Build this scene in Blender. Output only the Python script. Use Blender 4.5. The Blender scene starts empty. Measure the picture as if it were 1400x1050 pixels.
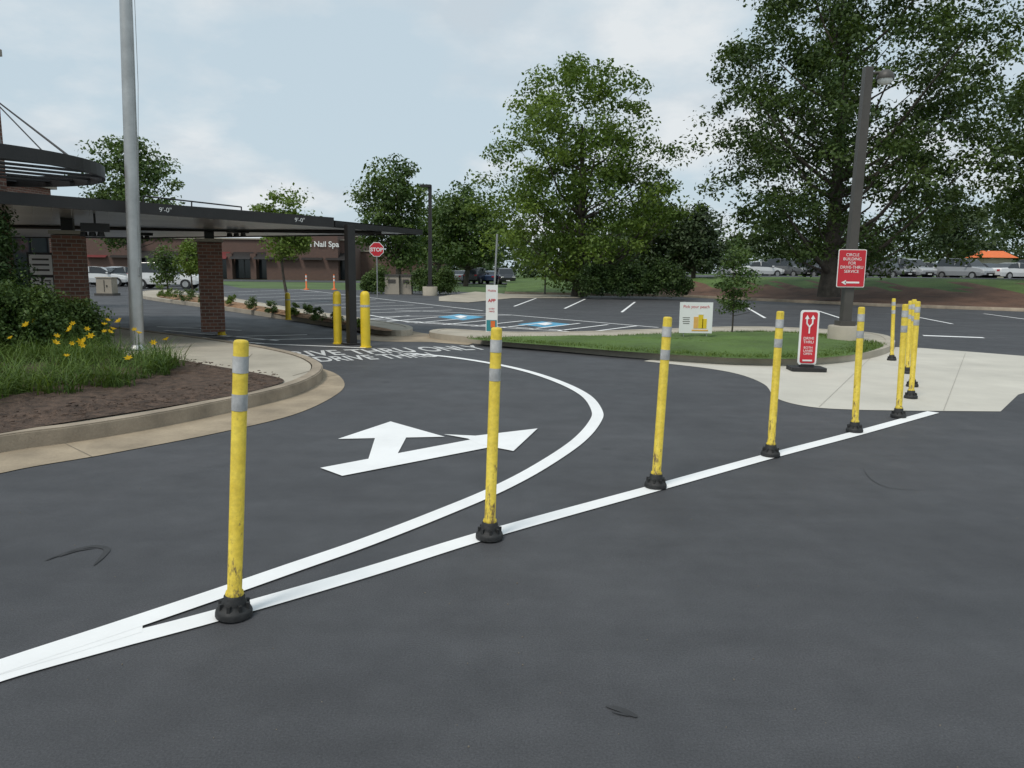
import bpy, math, random
import numpy as np
from mathutils import Vector, Matrix
random.seed(4); rng=np.random.default_rng(4)
sc=bpy.context.scene
sc.view_settings.view_transform='Standard'; sc.view_settings.look='None'; sc.view_settings.exposure=0
COL=sc.collection
# ---------------------------------------------------------------- survey station
F=1030.0; CH=1.55
th=math.radians(8.6); ro=math.radians(0.7)
fw=Vector((0,math.cos(th),-math.sin(th))); up0=Vector((0,math.sin(th),math.cos(th))); r0=Vector((1,0,0))
RT=r0*math.cos(ro)+up0*math.sin(ro); UP=up0*math.cos(ro)-r0*math.sin(ro)
CAM=Vector((0,0,CH))
def ray(x,y): return fw+RT*((x-700)/F)+UP*((525-y)/F)
def g(x,y,z=0.0):
    d=ray(x,y); t=(z-CH)/d.z; p=CAM+d*t; return (p.x,p.y)
def at(x,y,Y):
    d=ray(x,y); return CAM+d*(Y/d.y)
cd=bpy.data.cameras.new('camera'); cam=bpy.data.objects.new('camera',cd); COL.objects.link(cam)
cd.sensor_width=36; cd.lens=36*F/1400; cd.clip_end=3000; cd.clip_start=0.05
M=Matrix((( RT.x,UP.x,-fw.x,0),(RT.y,UP.y,-fw.y,0),(RT.z,UP.z,-fw.z,CH),(0,0,0,1))); cam.matrix_world=M
sc.camera=cam
# ---------------------------------------------------------------- materials
def newmat(n):
    m=bpy.data.materials.new(n); m.use_nodes=True; nt=m.node_tree; return m,nt,nt.nodes['Principled BSDF']
def N(nt,t,**k):
    n=nt.nodes.new(t)
    for a,b in k.items(): setattr(n,a,b)
    return n
def noise(nt,vec,scale,detail=5,rough=.6):
    n=N(nt,'ShaderNodeTexNoise'); n.inputs['Scale'].default_value=scale; n.inputs['Detail'].default_value=detail; n.inputs['Roughness'].default_value=rough
    nt.links.new(vec,n.inputs['Vector']); return n.outputs['Fac']
def ramp(nt,fac,stops):
    r=N(nt,'ShaderNodeValToRGB'); e=r.color_ramp.elements
    while len(e)<len(stops): e.new(.5)
    for i,(p,c) in enumerate(stops): e[i].position=p; e[i].color=(*c,1) if len(c)==3 else c
    nt.links.new(fac,r.inputs['Fac']); return r.outputs['Color']
def mix(nt,a,b,f,bt='MIX'):
    m=N(nt,'ShaderNodeMix',data_type='RGBA',blend_type=bt)
    for s,v in ((6,a),(7,b)):
        if isinstance(v,tuple): m.inputs[s].default_value=(*v,1)
        else: nt.links.new(v,m.inputs[s])
    if isinstance(f,float): m.inputs[0].default_value=f
    else: nt.links.new(f,m.inputs[0])
    return m.outputs[2]
def bump(nt,b,h,s,d):
    n=N(nt,'ShaderNodeBump'); n.inputs['Strength'].default_value=s; n.inputs['Distance'].default_value=d
    nt.links.new(h,n.inputs['Height']); nt.links.new(n.outputs[0],b.inputs['Normal'])
def mat(n,c,rough=.6,var=.25,scale=4,fine=60,metal=0,bs=.2,bd=.01,spec=.5):
    m,nt,b=newmat(n); tc=N(nt,'ShaderNodeTexCoord').outputs['Object']
    a=tuple(x*(1-var) for x in c); d=tuple(min(1,x*(1+var)) for x in c)
    big=ramp(nt,noise(nt,tc,scale),[(.3,a),(.7,d)])
    fn=noise(nt,tc,fine,3); f2=ramp(nt,fn,[(.25,(1-var*.6,)*3),(.75,(1+var*.0,)*3)])
    nt.links.new(mix(nt,big,f2,1.0,'MULTIPLY'),b.inputs['Base Color'])
    b.inputs['Roughness'].default_value=rough; b.inputs['Metallic'].default_value=metal; b.inputs['Specular IOR Level'].default_value=spec
    if bs: bump(nt,b,fn,bs,bd)
    return m
def asphalt():
    m,nt,b=newmat('asphalt'); tc=N(nt,'ShaderNodeTexCoord').outputs['Object']
    big=ramp(nt,noise(nt,tc,.4,6,.62),[(.3,(.058,.059,.064)),(.5,(.070,.071,.076)),(.72,(.084,.084,.089))])
    mid=ramp(nt,noise(nt,tc,3.2,7,.7),[(.3,(.86,)*3),(.6,(1,)*3),(.78,(1.1,)*3)])
    c=mix(nt,big,mid,1.0,'MULTIPLY')
    fn=noise(nt,tc,120,5,.8); gr=ramp(nt,fn,[(.32,(.60,)*3),(.5,(1,)*3),(.70,(1.5,)*3)])
    c=mix(nt,c,gr,1.0,'MULTIPLY')
    mp=N(nt,'ShaderNodeMapping'); mp.inputs['Rotation'].default_value=(0,0,.55); mp.inputs['Scale'].default_value=(.25,3,1); nt.links.new(tc,mp.inputs[0])
    st=ramp(nt,noise(nt,mp.outputs[0],1.3,4,.5),[(.35,(.94,)*3),(.65,(1.05,)*3)])
    c=mix(nt,c,st,1.0,'MULTIPLY')
    vo=N(nt,'ShaderNodeTexVoronoi'); vo.inputs['Scale'].default_value=.9; vo.inputs['Randomness'].default_value=1; nt.links.new(tc,vo.inputs['Vector'])
    dr=ramp(nt,vo.outputs['Distance'],[(.03,(.72,)*3),(.07,(1,)*3)])
    c=mix(nt,c,dr,1.0,'MULTIPLY')
    nt.links.new(c,b.inputs['Base Color'])
    r=ramp(nt,noise(nt,tc,1.1,5),[(.3,(.55,)*3),(.7,(.78,)*3)]); nt.links.new(r,b.inputs['Roughness'])
    b.inputs['Specular IOR Level'].default_value=.35
    bump(nt,b,fn,.6,.005); return m
def brickm(n,c1,c2,mortar,sc_=1.0):
    m,nt,b=newmat(n); tc=N(nt,'ShaderNodeTexCoord').outputs['Object']
    s=N(nt,'ShaderNodeSeparateXYZ'); nt.links.new(tc,s.inputs[0]); ad=N(nt,'ShaderNodeMath',operation='ADD'); nt.links.new(s.outputs[0],ad.inputs[0]); nt.links.new(s.outputs[1],ad.inputs[1])
    cb=N(nt,'ShaderNodeCombineXYZ'); nt.links.new(ad.outputs[0],cb.inputs[0]); nt.links.new(s.outputs[2],cb.inputs[1])
    br=N(nt,'ShaderNodeTexBrick'); nt.links.new(cb.outputs[0],br.inputs['Vector'])
    br.inputs['Scale'].default_value=1; br.inputs['Brick Width'].default_value=.21*sc_; br.inputs['Row Height'].default_value=.075*sc_; br.inputs['Mortar Size'].default_value=.008*sc_
    br.inputs['Color1'].default_value=(*c1,1); br.inputs['Color2'].default_value=(*c2,1); br.inputs['Mortar'].default_value=(*mortar,1)
    nt.links.new(br.outputs[0],b.inputs['Base Color']); b.inputs['Roughness'].default_value=.85; return m
def leafm(n,dark,light,trans=.25):
    m,nt,b=newmat(n); at_=N(nt,'ShaderNodeAttribute',attribute_name='tint')
    c=ramp(nt,at_.outputs['Fac'],[(0,dark),(.6,tuple((a+b_)/2 for a,b_ in zip(dark,light))),(1,light)])
    nt.links.new(c,b.inputs['Base Color']); b.inputs['Roughness'].default_value=.55; b.inputs['Specular IOR Level'].default_value=.3
    tr=N(nt,'ShaderNodeBsdfTranslucent'); c2=mix(nt,c,(1.0,1.0,.35),1.0,'MULTIPLY'); nt.links.new(c2,tr.inputs[0])
    ms=N(nt,'ShaderNodeMixShader'); ms.inputs[0].default_value=trans
    nt.links.new(b.outputs[0],ms.inputs[1]); nt.links.new(tr.outputs[0],ms.inputs[2]); nt.links.new(ms.outputs[0],nt.nodes['Material Output'].inputs[0]); return m
def paintline(n,c,wear=.36,grime=.86):
    m,nt,b=newmat(n); tc=N(nt,'ShaderNodeTexCoord').outputs['Object']
    f=noise(nt,tc,150,5,.75); big=noise(nt,tc,1.6,6,.65)
    base=ramp(nt,big,[(.3,tuple(x*grime for x in c)),(.6,c)])
    hole=ramp(nt,f,[(wear-.05,(1,)*3),(wear,(0,)*3)])
    nt.links.new(mix(nt,base,(.12,.12,.125),hole),b.inputs['Base Color']); b.inputs['Roughness'].default_value=.7
    bump(nt,b,f,.35,.004); return m
def yellowpost():
    m,nt,b=newmat('worn_yellow_plastic'); tc=N(nt,'ShaderNodeTexCoord').outputs['Object']
    s=N(nt,'ShaderNodeSeparateXYZ'); nt.links.new(tc,s.inputs[0])
    oi=N(nt,'ShaderNodeObjectInfo')
    ad=N(nt,'ShaderNodeVectorMath',operation='ADD'); nt.links.new(tc,ad.inputs[0]); 
    cb=N(nt,'ShaderNodeCombineXYZ'); mu=N(nt,'ShaderNodeMath',operation='MULTIPLY'); mu.inputs[1].default_value=37; nt.links.new(oi.outputs['Random'],mu.inputs[0]); nt.links.new(mu.outputs[0],cb.inputs[0]); nt.links.new(cb.outputs[0],ad.inputs[1])
    mp=N(nt,'ShaderNodeMapping'); mp.inputs['Scale'].default_value=(1,1,.35); nt.links.new(ad.outputs[0],mp.inputs[0])
    f=noise(nt,mp.outputs[0],34,7,.75)
    gd=N(nt,'ShaderNodeMapRange'); gd.inputs['From Min'].default_value=0.1; gd.inputs['From Max'].default_value=.6; gd.inputs['To Min'].default_value=.14; gd.inputs['To Max'].default_value=-.01
    nt.links.new(s.outputs[2],gd.inputs['Value'])
    a2=N(nt,'ShaderNodeMath',operation='ADD'); nt.links.new(f,a2.inputs[0]); nt.links.new(gd.outputs[0],a2.inputs[1])
    dirt=ramp(nt,a2.outputs[0],[(.62,(0,)*3),(.72,(1,)*3)])
    blot=ramp(nt,noise(nt,ad.outputs[0],9,4),[(.3,(.68,.49,.035)),(.7,(.82,.63,.07))])
    sm=ramp(nt,noise(nt,ad.outputs[0],40,5,.7),[(.4,(.82,.82,.82)),(.6,(1,1,1))])
    blot=mix(nt,blot,sm,1.0,'MULTIPLY')
    nt.links.new(mix(nt,blot,(.15,.10,.035),dirt),b.inputs['Base Color']); b.inputs['Roughness'].default_value=.55; return m
MA=asphalt()
MCONC=mat('concrete',(.43,.385,.31),.85,.18,1.2,70,bs=.3)
MSLAB=mat('pale_concrete',(.56,.53,.46),.85,.12,.9,60,bs=.3)
MKERB=mat('kerb_concrete',(.34,.28,.21),.88,.3,2.2,50,bs=.4)
MGUT=mat('gutter_concrete',(.355,.285,.20),.88,.28,1.8,40,bs=.4)
MJOINT=mat('joint_line',(.20,.17,.13),.9,.3,10,90)
MMULCH=mat('mulch',(.12,.078,.055),.95,.55,9,45,bs=1,bd=.04)
MCHIP=mat('bark_chip',(.16,.105,.075),.95,.45,9,45,bs=.3)
MMULCHR=mat('pine_straw_mulch',(.15,.08,.05),.95,.4,.7,9,bs=.8,bd=.06)
MSTRAW=mat('tan_pine_straw',(.28,.165,.09),.95,.4,2.5,20,bs=.8,bd=.04)
MGRASS=mat('grass',(.095,.16,.035),.9,.35,.6,25,bs=.8,bd=.05)
MGROUND=mat('ground_turf',(.085,.14,.04),.95,.3,.1,6,bs=0)
MWHITE=paintline('white_road_paint',(.87,.87,.86),.31,.9)
MOLD=paintline('worn_white_road_paint',(.66,.66,.65),.44,.7)
MBLUE=paintline('blue_road_paint',(.10,.36,.55),.34)
MTIRE=mat('tyre_scuff',(.040,.040,.042),.7,.3,10,90)
MYEL=yellowpost()
MYB=mat('yellow_enamel',(.80,.57,.03),.45,.12,3,30,bs=.05)
MREF=mat('silver_reflective_tape',(.52,.52,.51),.4,.25,14,80,bs=.05)
MRUB=mat('black_rubber',(.024,.024,.024),.65,.4,20,60,bs=.3)
MBLK=mat('black_metal',(.022,.020,.019),.5,.2,3,30,bs=.05)
MBRZ=mat('bronze_metal',(.075,.068,.06),.5,.15,2,30,bs=.05)
MALU=mat('brushed_aluminium',(.50,.50,.49),.42,.16,3,60,metal=.7,bs=.05)
MGALV=mat('galvanised_steel',(.35,.36,.36),.5,.15,6,50,metal=.4,bs=.05)
MDECK=mat('galvanised_roof_deck',(.74,.75,.74),.32,.12,1.5,20,metal=.75,bs=.03)
MWHT=mat('white_board',(.82,.82,.80),.5,.03,2,20,bs=0)
MRED=mat('red_sign',(.56,.022,.035),.45,.05,2,20,bs=0)
MAWN=mat('maroon_awning',(.14,.02,.02),.8,.1,2,20,bs=0)
MPANEL=mat('pale_panel',(.80,.80,.79),.5,.06,1,10,bs=.02)
MGLASS=mat('dark_glass',(.03,.035,.04),.08,.1,1,5,bs=0)
MBRICK=brickm('brown_brick',(.23,.10,.066),(.14,.066,.047),(.27,.24,.2))
MBRICK2=brickm('muted_brick',(.135,.072,.054),(.11,.06,.048),(.14,.11,.095),1.6)
MBARK=mat('bark',(.105,.088,.07),.95,.4,3,22,bs=1,bd=.04)
MLIME=mat('limestone_trim',(.36,.32,.26),.8,.1,1,20,bs=.1)
MORG=mat('orange_plastic',(.75,.16,.03),.5,.1,3,20,bs=0)
# ---------------------------------------------------------------- mesh builder
class MB:
    def __init__(s): s.v=[];s.f=[];s.m=[];s.s=[]
    def add(s,V,Fc,mi=0,sm=False):
        o=len(s.v); s.v+= [tuple(v) for v in V]
        for f in Fc: s.f.append([i+o for i in f]); s.m.append(mi); s.s.append(sm)
    def box(s,c,sz,mi=0,rz=0,taper=1.0):
        hx,hy,hz=sz[0]/2,sz[1]/2,sz[2]/2; ca,sa=math.cos(rz),math.sin(rz); V=[]
        for z,k in ((-hz,1),(hz,taper)):
            for x,y in ((-hx,-hy),(hx,-hy),(hx,hy),(-hx,hy)):
                x*=k;y*=k; V.append((c[0]+x*ca-y*sa,c[1]+x*sa+y*ca,c[2]+z))
        s.add(V,[(3,2,1,0),(4,5,6,7),(0,1,5,4),(1,2,6,5),(2,3,7,6),(3,0,4,7)],mi)
    def tube(s,P,R,n=10,mi=0,caps=True):
        P=[Vector(p) for p in P]; V=[];Fc=[]
        if not isinstance(R,(list,tuple)): R=[R]*len(P)
        for i,p in enumerate(P):
            d=(P[min(i+1,len(P)-1)]-P[max(i-1,0)]).normalized()
            a=d.cross(Vector((0,1,.01)) if abs(d.y)<.9 else Vector((1,0,0))).normalized(); b=d.cross(a)
            for k in range(n):
                t=2*math.pi*k/n; V.append(p+(a*math.cos(t)+b*math.sin(t))*R[i])
        for i in range(len(P)-1):
            for k in range(n): Fc.append((i*n+k,i*n+(k+1)%n,(i+1)*n+(k+1)%n,(i+1)*n+k))
        s.add(V,Fc,mi,True)
        if caps: s.add([V[k] for k in range(n)],[tuple(range(n))],mi); s.add([V[(len(P)-1)*n+k] for k in range(n)],[tuple(range(n))],mi)
    def lathe(s,prof,c=(0,0,0),n=16,mi=0,sm=True):
        V=[];Fc=[]
        for r,z in prof:
            for k in range(n): t=2*math.pi*k/n; V.append((c[0]+r*math.cos(t),c[1]+r*math.sin(t),c[2]+z))
        for i in range(len(prof)-1):
            for k in range(n): Fc.append((i*n+k,i*n+(k+1)%n,(i+1)*n+(k+1)%n,(i+1)*n+k))
        s.add(V,Fc,mi,sm); s.add(V[-n:],[tuple(range(n))],mi)
    def prism(s,P,z0,z1,mi=0,mt=None):
        n=len(P); V=[(x,y,z0) for x,y in P]+[(x,y,z1) for x,y in P]
        s.add(V,[(i,(i+1)%n,n+(i+1)%n,n+i) for i in range(n)],mi); s.add(V[n:],[tuple(range(n))],mi if mt is None else mt); 
    def ribbon(s,P,w,z,mi=0,z0=None,off=0):
        L,Rr=offs(P,off-w/2),offs(P,off+w/2); n=len(P)
        V=[(*p,z) for p in L]+[(*p,z) for p in Rr]
        s.add(V,[(i,i+1,n+i+1,n+i) for i in range(n-1)],mi)
        if z0 is not None:
            for Q in (L,Rr):
                V=[(*p,z) for p in Q]+[(*p,z0) for p in Q]; s.add(V,[(i,i+1,n+i+1,n+i) for i in range(n-1)],mi)
            for i in (0,n-1): s.add([(*L[i],z),(*Rr[i],z),(*Rr[i],z0),(*L[i],z0)],[(0,1,2,3)],mi)
    def build(s,name,mats,parent=None,loc=None,rz=0,rot=None):
        me=bpy.data.meshes.new(name); me.from_pydata(s.v,[],s.f); me.update()
        for m in mats: me.materials.append(m)
        me.polygons.foreach_set('material_index',s.m); me.polygons.foreach_set('use_smooth',s.s)
        o=bpy.data.objects.new(name,me); COL.objects.link(o)
        if parent: o.parent=parent
        if loc is not None: o.location=loc
        o.rotation_euler=rot if rot else (0,0,rz)
        return o
def offs(P,o):
    R=[]
    for i in range(len(P)):
        a=Vector(P[max(i-1,0)]); b=Vector(P[min(i+1,len(P)-1)]); d=(b-a).normalized(); R.append((P[i][0]-d.y*o,P[i][1]+d.x*o))
    return R
def spline(P,k=8,closed=False):
    P=[Vector(p) for p in P]; n=len(P); out=[]
    for i in range(n if closed else n-1):
        if closed: a,b,c,d=P[(i-1)%n],P[i],P[(i+1)%n],P[(i+2)%n]
        else: a,b,c,d=P[max(i-1,0)],P[i],P[i+1],P[min(i+2,n-1)]
        for j in range(k):
            t=j/k; q=.5*((2*b)+(c-a)*t+(2*a-5*b+4*c-d)*t*t+(3*b-a-3*c+d)*t**3); out.append((q.x,q.y))
    if not closed: out.append((P[-1].x,P[-1].y))
    return out
def empty(name,loc=(0,0,0),rz=0,rot=None):
    e=bpy.data.objects.new(name,None); COL.objects.link(e); e.location=loc; e.rotation_euler=rot if rot else (0,0,rz); e.empty_display_size=.2; return e
def text(name,s,size,m,parent=None,loc=(0,0,0),rot=(math.pi/2,0,0),al='CENTER',ext=.001,sx=1,sp=1.0,bold=0):
    c=bpy.data.curves.new(name,'FONT'); c.body=s; c.size=size; c.align_x=al; c.extrude=ext; c.space_line=sp; c.offset=bold
    c.materials.append(m); o=bpy.data.objects.new(name,c); COL.objects.link(o); o.location=loc; o.rotation_euler=rot; o.scale=(sx,1,1)
    if parent: o.parent=parent
    return o
def gp(L,z=0): return [g(x,y,z) for x,y in L]
# ---------------------------------------------------------------- ground sheets
b=MB(); b.add([(-900,-200,-.03),(900,-200,-.03),(900,1500,-.03),(-900,1500,-.03)],[(0,1,2,3)]); b.build('ground',[MGROUND])
P=[(-60,-25),(60,-25),(60,24)]+gp([(1900,442),(1400,425),(1200,418),(1050,411),(930,405),(760,402),(690,401),(600,398),(330,394),(300,388),(-500,384)])
b=MB(); b.add([(x,y,0) for x,y in P],[tuple(range(len(P)))]); b.build('parking_lot',[MA])
b=MB(); b.add([(-140,78,-.01),(20,84,-.01),(20,94,-.01),(-140,94,-.01)],[(0,1,2,3)]); b.build('access_road',[MA])
ap=spline(gp([(880,494),(960,503),(1010,512),(1045,526),(1062,545),(1110,557),(1180,561)]),6)+gp([(1240,562),(1368,563),(1392,540),(1420,532),(1900,560),(1900,505),(1400,487),(1260,476),(1200,474),(1000,470)])
b=MB(); b.add([(x,y,.005) for x,y in ap],[tuple(range(len(ap)))]); b.build('concrete_apron',[MSLAB])
b=MB()
for q in ([(1215,500),(1400,509)],[(1120,557),(1190,490)],[(1290,562),(1320,483)]): b.ribbon(gp(q),.009,.0085)
MJ2=mat('apron_joint_line',(.40,.38,.33),.9,.2,10,90); b.build('apron_joints',[MJ2])
b=MB(); P=gp([(600,406),(650,399),(690,402),(800,404),(790,408),(700,408),(640,414),(600,412)]); b.add([(x,y,.02) for x,y in P],[tuple(range(len(P)))]); b.build('footpath',[MCONC])
b=MB(); P=gp([(505,455),(545,449),(575,455),(600,459),(650,468),(640,472),(590,468),(520,467),(470,463)]); b.add([(x,y,.005) for x,y in P],[tuple(range(len(P)))]); b.build('drainage_gutter',[MGUT])
K=spline(gp([(-420,700),(-200,655),(0,617),(100,603),(200,586),(300,565),(380,546),(418,531),(433,518),(428,507),(400,495),(340,482),(240,467),(120,452),(0,441),(-250,432)]),6)
b=MB(); b.prism(K,0,.14,0); b.build('sidewalk',[MCONC])
b=MB(); b.ribbon(K,.16,.140,0,0); b.ribbon(K,.13,.152,0,.139); b.build('kerb',[MKERB])
GU=spline(gp([(-420,780),(-200,705),(0,648),(150,621),(300,592),(400,568),(452,545),(471,528),(462,513),(436,503),(400,494)]),6)
Gin=spline(gp([(-420,700),(-200,655),(0,617),(100,603),(200,586),(300,565),(380,546),(418,531),(433,518),(428,507),(400,497)]),6)
n=len(GU)
b=MB(); b.add([(x,y,.006) for x,y in GU]+[(x,y,.006) for x,y in Gin],[(i,i+1,n+i+1,n+i) for i in range(n-1)]); b.build('kerb_gutter',[MGUT])
b=MB()
for i in (10,17,24,30,36,42,48):
    if i<n: b.add([(*GU[i],.0085),(GU[i][0]+.012,GU[i][1],.0085),(Gin[i][0]+.012,Gin[i][1],.0085),(*Gin[i],.0085)],[(0,1,2,3)])
b.build('gutter_joints',[MJOINT])
b=MB()
for a_,c_ in (([250,488],[262,470]),([330,499],[345,484]),([400,514],[425,507])): b.ribbon([g(*a_,.14),g(*c_,.14)],.012,.1435)
b.build('sidewalk_joints',[MJOINT])
def bed(name,outline,z,m,amp=.05,rise=.06):
    P=[Vector(p) for p in outline]; n=len(P)
    V=[(p.x,p.y,z) for p in P]; c=sum(P,Vector((0,0)))/n; Fc=[]
    rings=10; prev=list(range(n))
    for r in range(1,rings):
        t=1-r/rings; cur=[]
        for p in P:
            q=c+(p-c)*t; cur.append(len(V)); V.append((q.x,q.y,z+rise*math.sin(min(1,(1-t)*2)*math.pi/2)+random.uniform(-amp,amp)*.3))
        for i in range(n): Fc.append((prev[i],prev[(i+1)%n],cur[(i+1)%n],cur[i]))
        prev=cur
    Fc.append(tuple(prev)); b=MB(); b.add(V,Fc,0,False); return b.build(name,[m])
MBD=spline(gp([(-420,672),(-200,636),(0,593),(200,561),(320,541),(372,528),(388,520),(360,512),(290,500),(232,490),(180,487),(100,476),(0,466),(-250,455)],.15),5)
bed('mulch_bed',MBD,.156,MMULCH)
K2=spline(gp([(196,408),(300,423),(400,438),(480,450),(530,458),(556,459),(556,453),(520,446),(450,435),(380,423),(300,409),(235,400),(200,401)]),5,True)
b=MB(); b.prism(K2,0,.13,0); b.ribbon(K2+[K2[0]],.15,.14,0,0); b.build('median_kerb',[MCONC])
bed('median_mulch_bed',spline(gp([(215,406),(300,418),(400,433),(480,446),(525,453),(530,450),(450,437),(380,425),(300,411),(235,402)],.13),3,True),.142,MSTRAW,rise=.08)
K3=spline(gp([(594,462),(650,469),(750,478),(850,487),(940,494),(1020,498),(1100,498),(1170,492),(1208,482),(1216,472),(1195,463),(1130,457),(1020,453),(900,457),(780,461),(680,461),(610,457)]),5,True)
b=MB(); b.prism(K3,0,.12,0); b.ribbon(K3+[K3[0]],.18,.13,0,0); b.build('island_kerb',[MCONC])
K3i=spline(gp([(640,464),(750,473),(850,481),(940,487),(1020,491),(1100,491),(1165,486),(1200,477),(1200,471),(1125,459),(1020,455),(900,459),(780,463),(690,463)],.12),5,True)
bed('lawn_island',K3i,.132,MGRASS,rise=.10)
def blades(name,pts,L,W,m,n_per,spread,parent=None,arch=.5,seed=1):
    r=np.random.default_rng(seed); V=[];Fc=[];T=[]
    for p in pts:
        tn=r.random()
        for k in range(n_per):
            a=r.random()*6.283; q=r.random()**.5*spread; x=p[0]+q*math.cos(a); y=p[1]+q*math.sin(a); l=L*(.6+.6*r.random()); w=W*(.7+.6*r.random())
            a2=r.random()*6.283; dx,dy=math.cos(a2),math.sin(a2); o=len(V); ar=arch*(.4+.9*r.random())
            segs=4 if L>.2 else 2
            for i in range(segs+1):
                t=i/segs; h=l*(t-.45*ar*t*t*1.2); rr=l*ar*t*t; ww=w*(1-t*.85)
                V.append((x+dx*rr-dy*ww,y+dy*rr+dx*ww,p[2]+h)); V.append((x+dx*rr+dy*ww,y+dy*rr-dx*ww,p[2]+h))
            for i in range(segs): Fc.append((o+2*i,o+2*i+1,o+2*i+3,o+2*i+2)); T.append(.5*tn+.5*r.random())
    me=bpy.data.meshes.new(name); me.from_pydata(V,[],Fc); me.materials.append(m)
    a=me.attributes.new('tint','FLOAT','FACE'); a.data.foreach_set('value',T)
    o=bpy.data.objects.new(name,me); COL.objects.link(o)
    if parent: o.parent=parent
    return o
def inpoly(x,y,P):
    c=False; j=len(P)-1
    for i in range(len(P)):
        if (P[i][1]>y)!=(P[j][1]>y) and x<(P[j][0]-P[i][0])*(y-P[i][1])/(P[j][1]-P[i][1])+P[i][0]: c=not c
        j=i
    return c
def scatter(P,n):
    xs=[p[0] for p in P]; ys=[p[1] for p in P]; R=[]; 
    while len(R)<n:
        x=random.uniform(min(xs),max(xs)); y=random.uniform(min(ys),max(ys))
        if inpoly(x,y,P): R.append((x,y))
    return R
MTUFT=leafm('grass_blade',(.07,.12,.022),(.18,.26,.055),.3)
blades('lawn_grass',[(x,y,.15) for x,y in scatter(K3i,3800)],.07,.006,MTUFT,7,.11,arch=.7)
# ---------------------------------------------------------------- berm on the right
fl=gp([(690,402),(800,404),(930,406),(1050,412),(1200,419),(1400,426),(1900,443)])+[(60,22),(110,14)]
hm=[.2,.5,.75,.95,1.1,1.15,1.2,1.2,1.2]
def bermline(t):
    i=min(int(t),len(fl)-2); u=t-i; return (fl[i][0]*(1-u)+fl[i+1][0]*u, fl[i][1]*(1-u)+fl[i+1][1]*u, hm[i]*(1-u)+hm[i+1]*u)
S=[0,.01,.2,1.2,2.5,4,6,8,10,13,16,20,26,34,44,60,90]
def bh(s,h):
    t=max(0,min(1,s/17)); return .15+h*(t*t*(3-2*t))
V=[]; nc=81
for j in range(nc):
    x,y,h=bermline(j/10)
    for i,s in enumerate(S):
        z=-.02 if i==0 else bh(s,h)+ (random.uniform(-.05,.05) if 2.5<s<20 else 0)
        V.append((x,y+s,z))
b=MB(); n=len(S)
for j in range(nc-1):
    for i in range(n-1):
        m=2 if i<2 else (1 if (S[i]<(8.5+2*math.sin(j*1.7)) and j>17) else 0)
        b.f.append([j*n+i,(j+1)*n+i,(j+1)*n+i+1,j*n+i+1]); b.m.append(m); b.s.append(True)
b.v=V; b.build('grass_bank',[MGRASS,MMULCHR,MKERB])
P=[];Q=[]
for j in range(20,nc):
    x,y,h=bermline(j/10); P.append((x,y+22,bh(22,h)+.02)); Q.append((x,y+42,bh(42,h)+.02))
b=MB(); k=len(P); b.add(P+Q,[(i,i+1,k+i+1,k+i) for i in range(k-1)]); b.build('upper_parking_lot',[MA])
# ---------------------------------------------------------------- markings
ZL=.007
A=spline(gp([(-260,1010),(-100,962),(0,924),(150,882),(300,842),(500,784),(680,728),(900,667),(1050,625),(1168,594),(1276,564)]),6)
b=MB(); b.ribbon(A,.125,ZL); 
B=spline(gp([(-260,1000),(-100,952),(0,914),(150,864),(300,813),(400,778),(500,743),(600,704),(680,670),(740,638),(790,604),(813,578),(816,562),(800,541),(765,523),(720,508),(670,497),(610,488),(560,484)]),6)
b.ribbon(B,.125,ZL+.0015); b.add([(*g(x,y),ZL+.0008) for x,y in [(-260,1008),(0,925),(110,893),(195,866),(195,852),(100,880),(0,912),(-260,1000)]],[tuple(range(8))])
b.build('lane_line',[MWHITE])
b=MB(); A4=lambda L,z: b.add([(*g(x,y),z) for x,y in L],[tuple(range(len(L)))])
A4([(534,577),(608,598),(462,601)],ZL); A4([(513,599),(556,598),(538,632),(500,640)],ZL+.001)
A4([(438,641),(468,652),(668,613),(655,600)],ZL+.002); A4([(607,595),(650,597),(735,587),(702,618),(655,609),(640,601)],ZL+.003)
b.build('painted_arrow',[MWHITE])
def groundtext(s,p0,p1,h,nm):
    a=Vector(g(*p0)); c=Vector(g(*p1)); ang=math.atan2(c.y-a.y,c.x-a.x); o=text(nm,s,1,MOLD,None,(a.x,a.y,ZL),(0,0,ang),'LEFT',0,1,bold=.02)
    bpy.context.view_layer.update(); w=o.dimensions.x; o.scale=((c-a).length/w,h,1)
groundtext('DRIVE THRU',(436,495),(600,488),1.0,'painted_lettering')
groundtext('DRIVE THRU ONLY',(372,489),(668,478),1.2,'painted_lettering')
b=MB()
def ln(a,c,w=.1,z=ZL): b.ribbon(gp([a,c]),w,z)
for q in [((738,406),(703,419)),((800,409),(772,422)),((868,413),(850,427)),((1022,421),(1046,435)),((1118,425),(1152,436)),((1240,431),(1302,443)),((1345,429),(1405,437)),((1480,434),(1560,445))]: ln(*q)
ln((1262,459),(1345,462),.3)
ln((505,431),(560,441)); ln((560,441),(905,461),.1,ZL+.002); ln((520,433),(700,431)); ln((700,431),(900,448)); ln((540,424),(700,431),.1,ZL+.002)
for i in range(9):
    t=i/8; x0=560+t*310; y0=432+t*14; ln((x0,y0),(x0-70,y0+6+3*t),.1,ZL+.004)
for i in range(7): 
    x0=505+i*44; ln((x0,437+i*2.5),(x0+70,440.5+i*2.6),.1,ZL+.006)
for i in range(9):
    x0=300+i*26; y0=399+i*3.5; ln((x0+110,y0-3),(x0,y0+1),.1)
ln((410,396),(660,425))
ln((205,458),(360,470)); ln((225,452),(380,466)); ln((255,462),(420,458)); ln((300,466),(455,463)); ln((215,447),(330,452)); ln((350,470),(500,476))
b.build('bay_lines',[MWHITE])
b=MB()
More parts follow.
